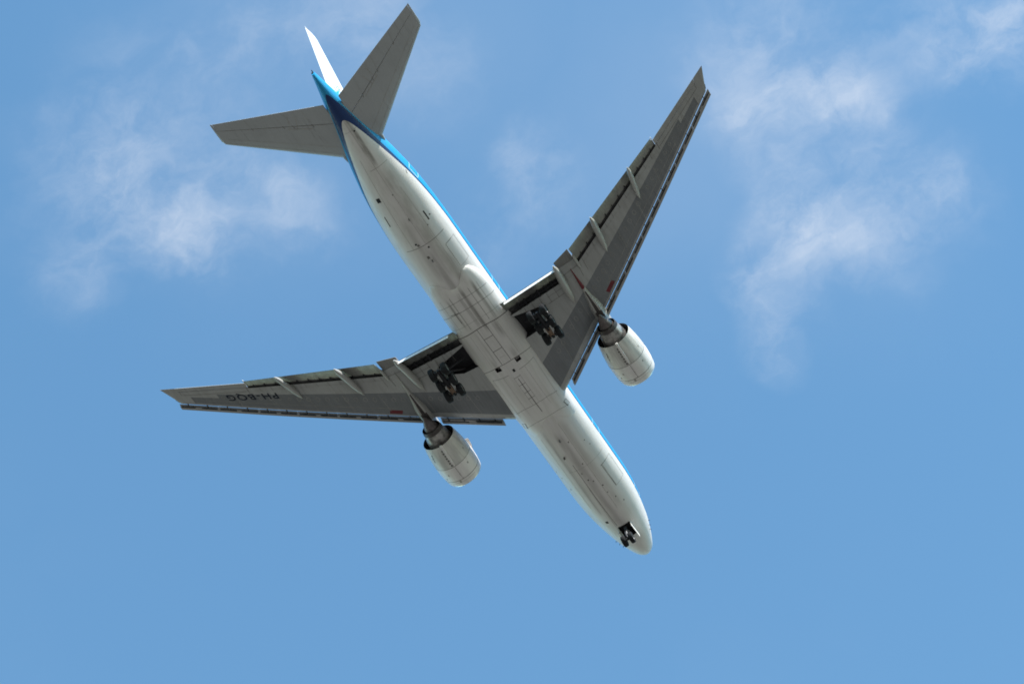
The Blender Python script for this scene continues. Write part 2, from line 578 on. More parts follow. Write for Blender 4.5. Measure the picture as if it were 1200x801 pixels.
def fus_n(s, th):
    e = 0.05
    u = fus(s + e, th) - fus(max(s - e, 0.001), th)
    v = fus(s, th + 1) - fus(s, th - 1)
    n = u.cross(v).normalized()
    c = (fus(s, th) - Vector(L(s, 0, (pchip(s, FS, FB) + pchip(s, FS, FT)) / 2)))
    return n if n.dot(c) > 0 else -n


fb = MB()
stations = [0.0, .02, .06, .12, .2, .32, .5, .75, 1, 1.4, 1.9, 2.5, 3.2, 4, 5, 6, 7, 8, 9, 10, 11, 12] + list(np.linspace(14, 40, 14)) + list(np.linspace(41, 62, 43)) + [62.5, 62.9]
NTH = 96
fb.loft([[fus(s, 360 * k / NTH) for k in range(NTH)] for s in stations], 0, mifun=None)
fuselage = fb.build('fuselage', [M['hull'], M['seam'], M['seamlight'], M['bay'], M['doorline']], air, angle=40)
# nose gear bay and belly vents
cb = MB()
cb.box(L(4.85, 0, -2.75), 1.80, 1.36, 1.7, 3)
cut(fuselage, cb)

rb = MB()


def strip(s0, t0, s1, t1, w=0.045, mi=1, F=None, Fn=None, n=None):
    F = F or fus
    Fn = Fn or fus_n
    n = n or max(2, int(abs(s1 - s0) / 0.6 + abs(t1 - t0) / 5) + 1)
    ps = [(s0 + (s1 - s0) * i / n, t0 + (t1 - t0) * i / n) for i in range(n + 1)]
    return [F(*q) for q in ps], [Fn(*q) for q in ps], w, mi


def sq(F, Fn, B, s0, t0, s1, t1, w=0.04, mi=1):
    for a in ((s0, t0, s1, t0), (s1, t0, s1, t1), (s1, t1, s0, t1), (s0, t1, s0, t0)):
        B.ribbon(*strip(*a, w=w, mi=mi, F=F, Fn=Fn))


# ring frames and lap joints (pattern of the skin, kept in one mesh under the fuselage)
for s, a, b, w, mi in ((44.2, -46, 38, .045, 1), (52.7, -38, 12, .04, 2), (14.2, -55, 30, .03, 2), (56.8, -30, 30, .03, 2)):
    rb.ribbon(*strip(s, a, s, b, w=w, mi=mi))
for s0, s1, th, w, mi in ((44.2, 55, -3, .03, 2), (40, 50, -24, .03, 2), (44.2, 54, 22, .03, 2), (8, 20, -10, .03, 2), (8, 19, 26, .035, 2), (6, 15, 13, .05, 1), (9, 19, 38, .03, 2)):
    rb.ribbon(*strip(s0, th, s1, th, w=w, mi=mi))
sq(fus, fus_n, rb, 10.1, -34, 13.1, -62, .035, 2)
rb.ribbon(*strip(13.1, -30, 13.1, -50, w=.06, mi=1))
rb.ribbon(*strip(10.1, -33, 13.1, -32, w=.05, mi=1))
sq(fus, fus_n, rb, 40.2, -32, 43.0, -58, .035, 2)
rb.ribbon(*strip(43.0, -33, 43.0, -48, w=.06, mi=1))
for k in range(12):
    rb.ribbon(*strip(40.4 + k * .22, -31.5, 40.48 + k * .22, -31.5, w=.05, mi=1, n=1))
rb.ribbon(*strip(45.9, -33, 46.9, -33, w=.13, mi=3))
rb.ribbon(*strip(47.1, 39, 48.2, 39, w=.10, mi=3))
rb.ribbon(*strip(49.65, 31, 50.1, 31, w=.42, mi=3, n=1))
rb.ribbon(*strip(50.4, -56, 50.7, -60, w=.08, mi=1, n=2))
rb.ribbon(*strip(6.65, 28, 6.95, 28, w=.30, mi=3, n=1))
for s, th, r, mi in ((44.4, 10, .18, 1), (42.9, 7, .2, 1), (49.8, -2, .1, 1), (44.6, 13, .16, 3), (45.6, -25, .1, 1), (46.2, -40, .12, 1), (56.6, -14, .14, 3), (43.8, -4, .14, 3),
                     (12.6, 5, .1, 3), (13.6, 8, .09, 1), (12.2, -2, .1, 1), (14.6, -4, .1, 1), (11.2, -12, .1, 3), (10.2, -12, .08, 1), (17.6, -6, .1, 1), (16.2, 18, .1, 1), (16.6, -33, .08, 1), (15.8, -38, .08, 1),
                     (13.4, 58, .09, 3), (14.3, 62, .08, 3), (11.8, 55, .09, 3), (9.2, -20, .1, 1), (8.2, -30, .1, 1)):
    q, n = fus(s, th), fus_n(s, th)
    u = Vector((1, 0, 0))
    r *= .75
    rb.ribbon([q - u * r, q + u * r], [n, n], r * 1.6, mi)
# door outlines on both flanks
for sgn in (-1, 1):
    for s0 in (6.4, 15.3, 34.9, 49.2):
        sq(fus, fus_n, rb, s0, sgn * 74, s0 + 1.3, sgn * 108, .05, 4)
absorb(fuselage, rb)
# small probes and the tail light
for s, th in ((2.6, 58), (3.0, 62), (3.4, 66), (2.6, -70), (3.0, -74), (3.4, -78)):
    q, n = fus(s, th), fus_n(s, th)
    pb = MB()
    pb.tube([q - n * .03, q + n * .11, q + n * .13 + Vector((.12, 0, 0))], [.035, .028, .015], 6)
    pb.build('pitot_probe', M['dkmetal'], fuselage)
for s, th, h, c in ((18.2, 6, .30, .42), (16.1, 18, .28, .38), (42.4, 4, .30, .40), (47.0, -2, .25, .35)):
    ab = MB()
    q, n = fus(s, th), fus_n(s, th)
    ab.loft([[q - n * .05 + Vector((c / 2 * math.cos(a) - .0, .035 * math.sin(a), 0)) for a in np.linspace(0, 2 * math.pi, 12, endpoint=False)],
             [q + n * h + Vector((c / 3.2 * math.cos(a) - .12, .02 * math.sin(a), 0)) for a in np.linspace(0, 2 * math.pi, 12, endpoint=False)]])
    ab.build('blade_antenna', M['hub'], fuselage)
tb = MB()
tb.tube([L(62.8, 0, 1.6), L(63.0, 0, 1.66), L(63.12, 0, 1.7)], [.05, .05, .03], 8)
tb.build('tail_light', M['dkmetal'], fuselage)
eb = MB()
eb.tube([L(62.5, .03, 1.42), L(62.96, .03, 1.45)], [.12, .12], 14)
eb.build('exhaust_outlet', M['hot'], fuselage)

# ---- wing-body fairing
TH_END = [0, 8, 15, 24, 31, 38, 44, 50, 57, 65, 75, 88, 100]
S_END = [38.72, 38.85, 39.2, 39.65, 39.86, 39.88, 39.7, 39.3, 38.6, 37.5, 35.9, 34.6, 34.2]
S_FR = [21.15, 21.0, 20.7, 20.15, 19.8, 19.55, 19.45, 19.4, 19.5, 19.8, 20.3, 20.8, 21.0]
DMAX = [.44, .45, .47, .52, .55, .55, .53, .48, .38, .22, .01, .0, .0]


def fair(s, th):
    a = abs(th)
    se, sf, dm = (float(pchip(a, TH_END, q)) for q in (S_END, S_FR, DMAX))
    ta = min(max((se - s) / (2.2 + 3.0 * max(0, (a - 45) / 45)), 0), 1)
    tf = min(max((s - sf) / 4.5, 0), 1)
    d = dm * math.sqrt(max(0, 1 - (1 - ta) ** 2)) * (1 - (1 - tf) ** 2.2)
    q = fus(s, th)
    c = Vector(L(s, 0, 0))
    return q + (q - c).normalized() * (d + .002)


def fair_n(s, th):
    u = fair(s + .05, th) - fair(s - .05, th)
    v = fair(s, th + 1) - fair(s, th - 1)
    n = u.cross(v).normalized()
    c = fair(s, th) - Vector(L(s, 0, 0))
    return n if n.dot(c) > 0 else -n


wb = MB()
ths = np.linspace(-76, 76, 93)
rows = []
for u in list(np.linspace(0, .16, 12)) + list(np.linspace(.2, .88, 24)) + [.9, .92, .94, .955, .968, .978, .986, .992, .996, .9985, 1.0]:
    row = []
    for th in ths:
        a = abs(th)
        se, sf = float(pchip(a, TH_END, S_END)), float(pchip(a, TH_END, S_FR))
        s = sf + (se - sf) * u
        q = fair(s, th)
        if u in (0, 1) or abs(th) > 75.5:
            q = q + (Vector(L(s, 0, 0)) - q).normalized() * .06
        row.append(q)
    # closing run inside the hull makes a solid
    s_in = [31 - row[0][0], 31 - row[-1][0]]
    for k in np.linspace(0, 1, 12):
        a = rad(76 - 152 * k)
        row.append(Vector(L(s_in[1] * (1 - k) + s_in[0] * k, 2.3 * math.sin(a), -2.3 * math.cos(a) + .1)))
    rows.append(row)
wb.loft(rows)
fairing = wb.build('wing_body_fairing', [M['fairing'], M['seam'], M['seamlight'], M['bay']], air, angle=40)
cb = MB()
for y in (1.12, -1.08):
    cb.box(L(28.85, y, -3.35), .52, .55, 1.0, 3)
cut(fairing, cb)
rb = MB()


def yline(s0, y0, s1, y1, w=.04, mi=1, n=10):
    """a line over the fairing given in (s, y)"""
    ps, ns = [], []
    for i in range(n + 1):
        s, y = s0 + (s1 - s0) * i / n, y0 + (y1 - y0) * i / n
        lo, hi = -75.0, 75.0
        for _ in range(30):
            md_ = (lo + hi) / 2
            if fair(s, md_)[1] < y:
                lo = md_
            else:
                hi = md_
        ps.append(fair(s, lo))
        ns.append(fair_n(s, lo))
    rb.ribbon(ps, ns, w, mi)


def fcurve(pts, w=.05, mi=1):
    """transverse seam through (s, th) points"""
    S_, T_ = [a for a, _ in pts], [b for _, b in pts]
    tt = np.linspace(T_[0], T_[-1], 40)
    ss = [pchip(q, T_, S_) for q in tt]
    rb.ribbon([fair(s, q) for s, q in zip(ss, tt)], [fair_n(s, q) for s, q in zip(ss, tt)], w, mi)


fcurve([(32.9, -75), (33.3, -55), (33.75, -25), (33.95, 0), (33.75, 25), (33.3, 55), (32.9, 75)], .085)
fcurve([(34.2, -70), (34.6, -40), (34.9, 0), (34.6, 40), (34.2, 70)], .03, 2)
fcurve([(35.9, -55), (36.3, -25), (36.4, 0), (36.3, 25), (35.9, 55)], .04, 1)
fcurve([(37.2, -48), (37.5, -20), (37.55, 0), (37.5, 20), (37.2, 48)], .035, 1)
fcurve([(27.9, -78), (28.5, -60), (29.15, -10), (29.15, 10), (28.5, 60), (27.9, 78)], .055)
fcurve([(23.2, -40), (23.5, -20), (23.5, 20), (23.2, 40)], .035)
fcurve([(21.0, -46), (21.4, -20), (21.4, 20), (21.0, 46)], .035)
yline(29.2, .5, 33.9, .55, .05)
yline(29.2, -.5, 33.9, -.45, .05)
yline(30.9, .5, 30.9, -.48, .06)
yline(32.55, .52, 32.55, -.46, .06)
yline(30.0, .3, 30.0, -.3, .03, 2)
for y in (1.0, -1.05, 2.0, -2.0):
    yline(34.2, y, 38.2, y, .035, 1 if abs(y) < 1.5 else 2)
yline(34.2, .0, 38.2, .0, .03, 2)
yline(36.4, 1.0, 36.4, 1.9, .07)
yline(35.2, 1.4, 36.6, 1.4, .06)
yline(22.3, 0, 27.0, 0, .06)
for s in (24.4, 25.2, 26.2, 27.2):
    yline(s, -.35, s, .35, .045)
yline(23.5, -.35, 27.4, -.35, .03, 2)
yline(23.5, .35, 27.4, .35, .03, 2)
for sg in (-1, 1):
    yline(22.6, sg * 2.15, 27.8, sg * 2.3, .03, 2)
    yline(22.6, sg * 1.2, 27.8, sg * 1.2, .025, 2)
    yline(27.8, sg * .6, 27.8, sg * 2.3, .035, 1)
    yline(29.3, sg * 1.5, 33.5, sg * 1.5, .025, 2)
    yline(20.9, sg * 2.3, 21.7, sg * 2.2, .1)
    yline(20.9, sg * 2.55, 21.7, sg * 2.5, .04)
    yline(21.7, sg * 2.2, 21.7, sg * 2.5, .05)
yline(27.85, -.12, 28.2, -.12, .24, 3, 2)
absorb(fairing, rb)


# ---- wings
def zl(y):
    y = max(y, 3)
    return -2.45 + 0.105 * (y - 3) + 0.0018 * (y - 3) ** 2


def le(y):
    if y <= 29.55:
        return 20.2 + .691 * y
    return 40.62 + (y - 29.55) * 2.75


def te(y):
    if 8.84 < y < 10.77:
        return 35.25
    return max(34.05, 39.7 + .449 * (y - 22.87))


def thick(y):
    return float(np.interp(y, [2, 3, 10, 22, 29.5, 30.45], [1.65, 1.6, 1.05, .55, .34, .12]))


U_U = [0, .006, .02, .05, .1, .2, .3, .45, .6, .72, .85, 1]
U_Z = [.40, .50, .62, .74, .85, .96, 1., .97, .84, .68, .42, .13]
L_U = [0, .006, .015, .035, .08, .2, .45, .7, 1]
L_Z = [.40, .30, .22, .14, .07, .01, 0., .02, .09]


def up(s, y):
    u = (s - le(y)) / (te(y) - le(y))
    return zl(y) + thick(y) * pchip(u, U_U, U_Z)


def low(s, y):
    u = (s - le(y)) / (te(y) - le(y))
    return zl(y) + thick(y) * pchip(u, L_U, L_Z)


def pan_aft(y):
    return 27.0 + .576 * (y - 3.5)


def pan_fore(y):
    return le(y) + float(np.interp(y, [3, 8.8, 10.4, 29], [1.0, .95, .38, .32]))


def lip(y):
    if y < 8.84:
        return 32.72
    if y < 10.78:
        return 34.12
    return 34.59 + .46 * (y - 13.24)


def section(y, kind):
    l, t_ = le(y), te(y)
    c = t_ - l
    pf, pa = pan_fore(y), pan_aft(y)
    if kind == 'cove':
        sc = lip(y)
        se = 33.75 if y < 9 else sc + .8
    elif kind == 'flaperon':
        sc = se = lip(y)
    elif kind == 'aileron':
        sc = se = t_ - float(np.interp(y, [22.9, 29.1], [.62, .5]))
    else:
        sc = se = t_
    if y > 28.6:
        pf, pa = l + c * .1, l + c * .55
    lows = [l + .006 * c, l + .02 * c, l + .05 * c, pf, pf + (pa - pf) / 3, pf + (pa - pf) * 2 / 3, pa, (pa + sc) / 2, sc]
    pts = [(l, low(l, y))] + [(s, low(s, y)) for s in lows]
    if kind == 'cove':
        pts += [(sc + .04, up(sc, y) - .10), ((sc + se) / 2, up((sc + se) / 2, y) - .09), (se, up(se, y) - .06), (se + .01, up(se, y))]
    else:
        zlo, zup = low(sc, y), up(sc, y)
        pts += [(sc, zlo + (zup - zlo) * q) for q in (.25, .5, .75, 1)]
    ups = [l + (se - l) * q for q in (.86, .7, .5, .34, .2, .1, .05, .02, .006)]
    pts += [(s, up(s, y)) for s in ups]
    return pts


stn = [(1.5, 'full'), (2.50, 'full'), (2.53, 'cove'), (3.25, 'cove'), (4.6, 'cove'), (6, 'cove'), (7.4, 'cove'), (8.82, 'cove'), (8.86, 'flaperon'), (9.8, 'flaperon'), (10.74, 'flaperon'), (10.8, 'cove')]
stn += [(y, 'cove') for y in np.linspace(12, 21.6, 9)] + [(22.88, 'cove'), (22.92, 'aileron'), (24.5, 'aileron'), (26, 'aileron'), (27.6, 'aileron'), (28.3, 'aileron'), (29.08, 'aileron'), (29.12, 'full'), (29.55, 'full'), (29.9, 'full'), (30.2, 'full'), (30.42, 'full')]


def slat_section(y):
    """crescent of a drooped slat: (s, z) relative to the fixed leading edge"""
    l, z0, k = 20.2 + .691 * y, zl(y) + thick(y) * .40, float(np.interp(y, [3, 10, 29], [1.15, 1.0, .72]))
    outer = [(-.17, .07), (-.30, .10), (-.46, .06), (-.60, -.06), (-.70, -.20), (-.73, -.33), (-.68, -.42), (-.55, -.45), (-.40, -.41), (-.27, -.33)]
    inner = [(-.28, -.30), (-.40, -.33), (-.46, -.25), (-.44, -.14), (-.36, -.03), (-.26, .03)]
    return [(l + a + .05, z0 + b * k) for a, b in outer + inner]


def plate(sec0, sec1, y0, y1, sg, mb, mi=0, n=6, dz=None):
    rings = []
    for i in range(n + 1):
        q = i / n
        y = y0 + (y1 - y0) * q
        rings.append([L(a[0] + (b[0] - a[0]) * q, sg * y, a[1] + (b[1] - a[1]) * q) for a, b in zip(sec0, sec1)])
    mb.loft(rings, mi)


def foil(s0, z0, ch, ang, tk, u0=0.0, u1=1.0, n=14, camber=.04):
    """aerofoil section starting at (s0,z0), chord ch, drooped by ang degrees"""
    ca, sa = math.cos(rad(ang)), math.sin(rad(ang))
    us = [u0 + (u1 - u0) * (1 - math.cos(math.pi * i / n)) / 2 for i in range(n + 1)]

    def th_(u):
        return tk * 5 * (.2969 * math.sqrt(u) - .126 * u - .3516 * u * u + .2843 * u ** 3 - .1015 * u ** 4)
    pts = [(u, -th_(u) * .75 + camber * 4 * u * (1 - u)) for u in us]
    pts += [(u, th_(u) * 1.25 + camber * 4 * u * (1 - u)) for u in us[::-1][1 if u1 == 1 else 0:-1 if u0 == 0 else None]]
    return [(s0 + ch * (u * ca + w * sa), z0 + ch * (-u * sa + w * ca)) for u, w in pts]


def fairing_canoe(path, sg, name, parent, mats, nr=14, split=None):
    """canoe fairing: path of (s, y, z, half width, half depth)"""
    b = MB()
    P_ = np.array(path, float)
    tt = np.linspace(0, 1, len(path))
    rings = []
    for q in np.linspace(0, 1, 22):
        s, y, z, hw, hd = (pchip(q, tt, P_[:, k]) for k in range(5))
        rings.append([L(s, sg * y + hw * math.cos(a), z + hd * math.sin(a)) for a in np.linspace(0, 2 * math.pi, nr, endpoint=False)])
    b.loft(rings, 0)
    ob = b.build(name, mats, parent, angle=50)
    return ob


wings = {}
for sg, sidename in ((1, 'left'), (-1, 'right')):
    wbm = MB()
    rings = [[L(s, sg * y, z) for s, z in section(y, k)] for y, k in stn]

    def wmi(i, j):
        y = (stn[i][0] + stn[i + 1][0]) / 2
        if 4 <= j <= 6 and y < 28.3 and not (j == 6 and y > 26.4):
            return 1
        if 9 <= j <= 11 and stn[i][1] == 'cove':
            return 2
        return 0
    wbm.loft(rings, mifun=wmi)
    wing = wbm.build('wing', [M['wing'], M['panel'], M['cove'], M['bay'], M['seam'], M['red'], M['seamlight']], air, angle=30)
    wing['label'] = 'left wing with the registration letters under its tip' if sg > 0 else 'right wing without lettering'
    wings[sg] = wing
    # main gear bay
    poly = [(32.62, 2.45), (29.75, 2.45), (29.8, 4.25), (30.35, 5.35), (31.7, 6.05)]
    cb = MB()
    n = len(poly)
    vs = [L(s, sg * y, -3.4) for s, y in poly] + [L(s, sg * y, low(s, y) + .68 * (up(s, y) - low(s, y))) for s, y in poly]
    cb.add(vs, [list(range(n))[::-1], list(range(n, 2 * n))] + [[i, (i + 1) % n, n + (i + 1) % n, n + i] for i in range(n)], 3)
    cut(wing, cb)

    # lines, hatches and markings on the lower skin
    lb = MB()
    dn = (0, 0, -1)

    def wl(s0, y0, s1, y1, w=.04, mi=4, n=12, lift=.008):
        ps = []
        for i in range(n + 1):
            y = y0 + (y1 - y0) * i / n
            s = s0 + (s1 - s0) * i / n
            ps.append(L(s, sg * y, low(s, y)))
        lb.ribbon(ps, [dn] * (n + 1), w, mi, lift)
    # rear spar line, rib seams and hinge hatches
    for y in np.linspace(4.2, 8.4, 6):
        wl(31.5, y, 32.65, y, .04, 4, 2)
    wl(31.55, 6.3, 31.6, 8.5, .045)
    wl(32.2, 6.6, 32.2, 8.6, .035)
    wl(32.0, 8.7, 34.0, 8.7, .05, 4, 3)
    wl(32.4, 9.1, 34.0, 9.1, .04, 4, 3)
    wl(33.2, 8.7, 33.35, 10.8, .05)
    wl(32.6, 8.7, 32.9, 10.8, .035, 6)
    wl(32.0, 10.6, 34.0, 10.8, .045, 4, 3)
    wl(32.3, 11.3, 33.7, 11.4, .035, 4, 3)
    for y in np.linspace(12, 22, 11):
        wl(lip(y) - .55, y, lip(y) - .03, y + .03, .03, 4, 1)
    wl(lip(11.2) - .5, 11.2, lip(22.6) - .4, 22.6, .03, 6, 20)
    wl(te(23.2) - 1.1, 23.2, te(28.8) - .95, 28.8, .035, 4)
    wl(te(23.1) - 1.3, 23.1, te(23.1) - .6, 23.1, .05, 4, 2)
    wl(te(28.95) - 1.0, 28.95, te(28.95) - .45, 28.95, .035, 4, 2)
    for y in (5.2, 7.0, 8.9, 12.5, 15.5, 18.5, 21.5, 24.5):
        wl(pan_fore(y) + .1, y, pan_aft(y) - .08, y + .12, .025, 6, 4)
    wl(pan_fore(12) + .9, 12, pan_fore(27) + .5, 27, .025, 6, 20)
    # oval tank access panels
    for y in np.arange(4.6, 27, .78):
        if 8.9 < y < 10.6:
            continue
        c = pan_aft(y) - .30 * (pan_aft(y) - pan_fore(y))
        rr = .17 if y < 20 else .12
        ps = []
        for a in np.linspace(0, 2 * math.pi, 13):
            s, yy = c + rr * 1.5 * math.cos(a), y + rr * math.sin(a)
            ps.append(L(s, sg * yy, low(s, yy)))
        lb.ribbon(ps, [dn] * 13, .03, 6, .008)
    # red no-step block behind the leading edge
    wl(pan_fore(11.65) + .42, 11.65, pan_fore(12.65) + .42, 12.65, .44, 5, 6, .010)
    # darker repaired area near the tip, light step at its end
    wl(pan_fore(28.0) + .1, 28.3, pan_aft(27.9) - .2, 28.3, .04, 4, 3)
    absorb(wing, lb)

    # slats
    spans = [(3.95, 9.0), (10.5, 14.02), (14.04, 17.22), (17.24, 20.42), (20.44, 23.52), (23.54, 26.72), (26.74, 29.8)]
    for y0, y1 in spans:
        b = MB()
        plate(slat_section(y0), slat_section(y1), y0, y1, sg, b, 0)
        nb = 2 if y1 - y0 < 4 else 4
        for k in range(nb):
            yy = y0 + (y1 - y0) * (k + .5) / nb
            l, z0 = le(yy), zl(yy) + thick(yy) * .40
            b.box(L(l - .20, sg * yy, z0 - .10), .62, .06, .14, 1)
        # dark patches over the slat's hollow back and rear underside
        for q0, q1, i0 in ((.03, .44, 8), (.44, .56, 10), (.56, .97, 8)):
            ya, yb = y0 + (y1 - y0) * q0, y0 + (y1 - y0) * q1
            vs = []
            for a0, a1 in zip(slat_section(ya)[i0:15], slat_section(yb)[i0:15]):
                vs += [L(a0[0] + .012, sg * ya, a0[1] - .006), L(a1[0] + .012, sg * yb, a1[1] - .006)]
            b.add(vs, [[2 * i, 2 * i + 1, 2 * i + 3, 2 * i + 2] for i in range(len(vs) // 2 - 1)], 1)
        b.build('slat', [M['slat'], M['cove']], wing, angle=40)

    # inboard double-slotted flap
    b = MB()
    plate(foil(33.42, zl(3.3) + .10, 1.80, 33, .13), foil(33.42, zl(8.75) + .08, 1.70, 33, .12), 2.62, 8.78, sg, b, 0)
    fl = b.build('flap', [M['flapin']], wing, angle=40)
    b = MB()
    ends = []
    for y, c_ in ((3.12, 1.81), (8.78, 1.70)):
        s_e, z_e = 33.42 + c_ * math.cos(rad(33)), zl(y) + .09 - c_ * math.sin(rad(33))
        ends.append(foil(s_e - .10, z_e - .06, .85 if y < 5 else .72, 70, .15, camber=.05))
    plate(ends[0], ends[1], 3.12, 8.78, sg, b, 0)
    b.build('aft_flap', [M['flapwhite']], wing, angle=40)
    # hinge arms and vanes in the cove
    for y, w_ in zip(np.linspace(3.9, 8.4, 7), (.07, .12, .06, .16, .06, .10, .07)):
        b = MB()
        b.box(L(33.15, sg * y, zl(y) + .02), .75, w_, .26, 0)
        b.build('flap_hinge_arm', M['dkmetal'], wing)
    b = MB()
    b.box(L(33.05, sg * 6.0, zl(6.0) + .22), .12, 5.2, .10, 0, rot=Matrix.Rotation(sg * math.atan(.13), 3, 'X'))
    b.build('torque_tube', M['dkmetal'], wing)
    # flaperon
    b = MB()
    secs = []
    for y, te_f in ((8.90, 35.02), (10.72, 35.50)):
        zlo, zup = low(34.12, y) + .005, up(34.12, y) - .01
        secs.append([(34.15, zlo), (34.8, zlo - .10), (te_f, zlo - .24), (te_f + .01, zlo - .20), (34.8, zup - .22), (34.15, zup)])
    plate(secs[0], secs[1], 8.90, 10.72, sg, b, 0)
    b.build('flaperon', [M['flap']], wing, angle=40)
    # outboard flap
    b = MB()
    f0 = foil(lip(10.9) + .30, zl(10.9) + .14, 2.12, 26, .11)
    f1 = foil(lip(22.8) + .24, zl(22.8) + .10, 1.12, 27, .12)
    plate(f0, f1, 10.9, 22.82, sg, b, 0, n=12)
    ofl = b.build('flap', [M['flap']], wing, angle=40)
    # pale trailing strip of the outboard flap is its bare metal edge
    for k, y in enumerate(np.linspace(11.6, 22.3, 12)):
        b = MB()
        b.box(L(lip(y) + .32, sg * y, zl(y) + .06), .55, (.06, .12, .05)[k % 3], .16, 0)
        b.build('flap_hinge_arm', M['dkmetal'], wing)
    # aileron
    b = MB()
    secs = []
    for y in (22.96, 29.09):
        h = te(y) - float(np.interp(y, [22.9, 29.1], [.62, .5])) + .03
        zlo, zup = low(h, y) + .01, up(h, y) - .01
        secs.append([(h, zlo), (te(y), low(te(y), y) - .02), (te(y), low(te(y), y) + .03), (h, zup)])
    plate(secs[0], secs[1], 22.96, 29.09, sg, b, 0)
    b.build('aileron', [M['wing']], wing, angle=30)
    b = MB()
    b.box(L(te(22.9) + .05, sg * 22.9, low(te(22.9), 22.9) - .02), .7, .07, .1)
    b.build('static_wick', M['flapwhite'], wing)

    # flap track fairings
    for path in (
        [(35.4, 19.05, -.33, .03, .04), (36.2, 19.15, -.50, .20, .24), (37.2, 19.3, -.66, .25, .34), (38.2, 19.5, -.92, .24, .34), (39.0, 19.62, -1.20, .20, .28), (39.55, 19.7, -1.42, .05, .07)],
        [(32.7, 13.75, -1.12, .03, .04), (33.6, 13.85, -1.30, .24, .28), (34.8, 14.0, -1.48, .30, .40), (36.0, 14.15, -1.80, .29, .40), (36.9, 14.25, -2.12, .23, .32), (37.5, 14.3, -2.34, .05, .08)],
        [(30.0, 8.46, -1.84, .03, .04), (31.1, 8.53, -2.03, .27, .30), (32.4, 8.62, -2.20, .34, .44), (33.8, 8.75, -2.52, .33, .46), (34.8, 8.85, -2.90, .27, .38), (35.45, 8.9, -3.15, .06, .10)],
        [(32.9, 10.80, -1.60, .02, .03), (33.3, 10.81, -1.66, .12, .14), (33.9, 10.83, -1.72, .14, .18), (34.4, 10.85, -1.80, .12, .16), (34.8, 10.86, -1.86, .03, .04)],
    ):
        fairing_canoe(path, sg, 'flap_track_fairing', wing, [M['pylon']])
    # wing tip lights
    b = MB()
    b.tube([L(40.85, sg * 29.62, zl(29.6) + .12), L(41.3, sg * 29.78, zl(29.7) + .1)], [.07, .05], 8)
    b.build('navigation_light', M['hub'], wing)

# registration under the left wing
cu = bpy.data.curves.new('registration', 'FONT')
cu.body = 'PH-BQG'
cu.size = 1.0
cu.space_character = 1.22
cu.offset = 0.016
tmp = bpy.data.objects.new('tmp', cu)
COL.objects.link(tmp)
bpy.context.view_layer.update()
dg = bpy.context.evaluated_depsgraph_get()
me = bpy.data.meshes.new_from_object(tmp.evaluated_get(dg))
bpy.data.objects.remove(tmp)
bm = bmesh.new()
bm.from_mesh(me)
bmesh.ops.triangulate(bm, faces=bm.faces)
xs = [v.co.x for v in bm.verts]
hs = [v.co.y for v in bm.verts]
x0, x1, h1, h0 = min(xs), max(xs), max(hs), min(hs)
for v in bm.verts:
    q = (v.co.x - x0) / (x1 - x0)
    h = (v.co.y - h0) / (h1 - h0)
    y = 20.95 + q * 4.35
    s = 37.42 + (y - 20.95) * .50 - h * .92
    v.co = Vector(L(s, y, low(s, y) - .012))
bm.to_mesh(me)
bm.free()
me.materials.clear()
me.materials.append(M['navy'])
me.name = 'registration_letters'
reg = bpy.data.objects.new('registration_letters', me)
COL.objects.link(reg)
reg.parent = wings[1]


# ---- tail surfaces
def surf(A0, B0, t0, A1, B1, t1, nvec, mb, u0=0.0, u1=1.0, n=8, mi=0, span=(0, 1)):
    A0, B0, A1, B1, nvec = (Vector(q) for q in (A0, B0, A1, B1, nvec))
    nn = 12
    us = [u0 + (u1 - u0) * (1 - math.cos(math.pi * i / nn)) / 2 for i in range(nn + 1)]

    def th_(u):
        return 5 * (.2969 * math.sqrt(u) - .126 * u - .3516 * u * u + .2843 * u ** 3 - .1015 * u ** 4) + .02 * u
    rings = []
    for i in range(n + 1):
        q = span[0] + (span[1] - span[0]) * i / n
        A, B, t_ = A0.lerp(A1, q), B0.lerp(B1, q), t0 + (t1 - t0) * q
        r = [A + (B - A) * u - nvec * t_ * th_(u) for u in us]
        r += [A + (B - A) * u + nvec * t_ * th_(u) for u in us[::-1][0 if u1 < 1 else 0:-1 if u0 == 0 else None]]
        rings.append(r)
    mb.loft(rings, mi)


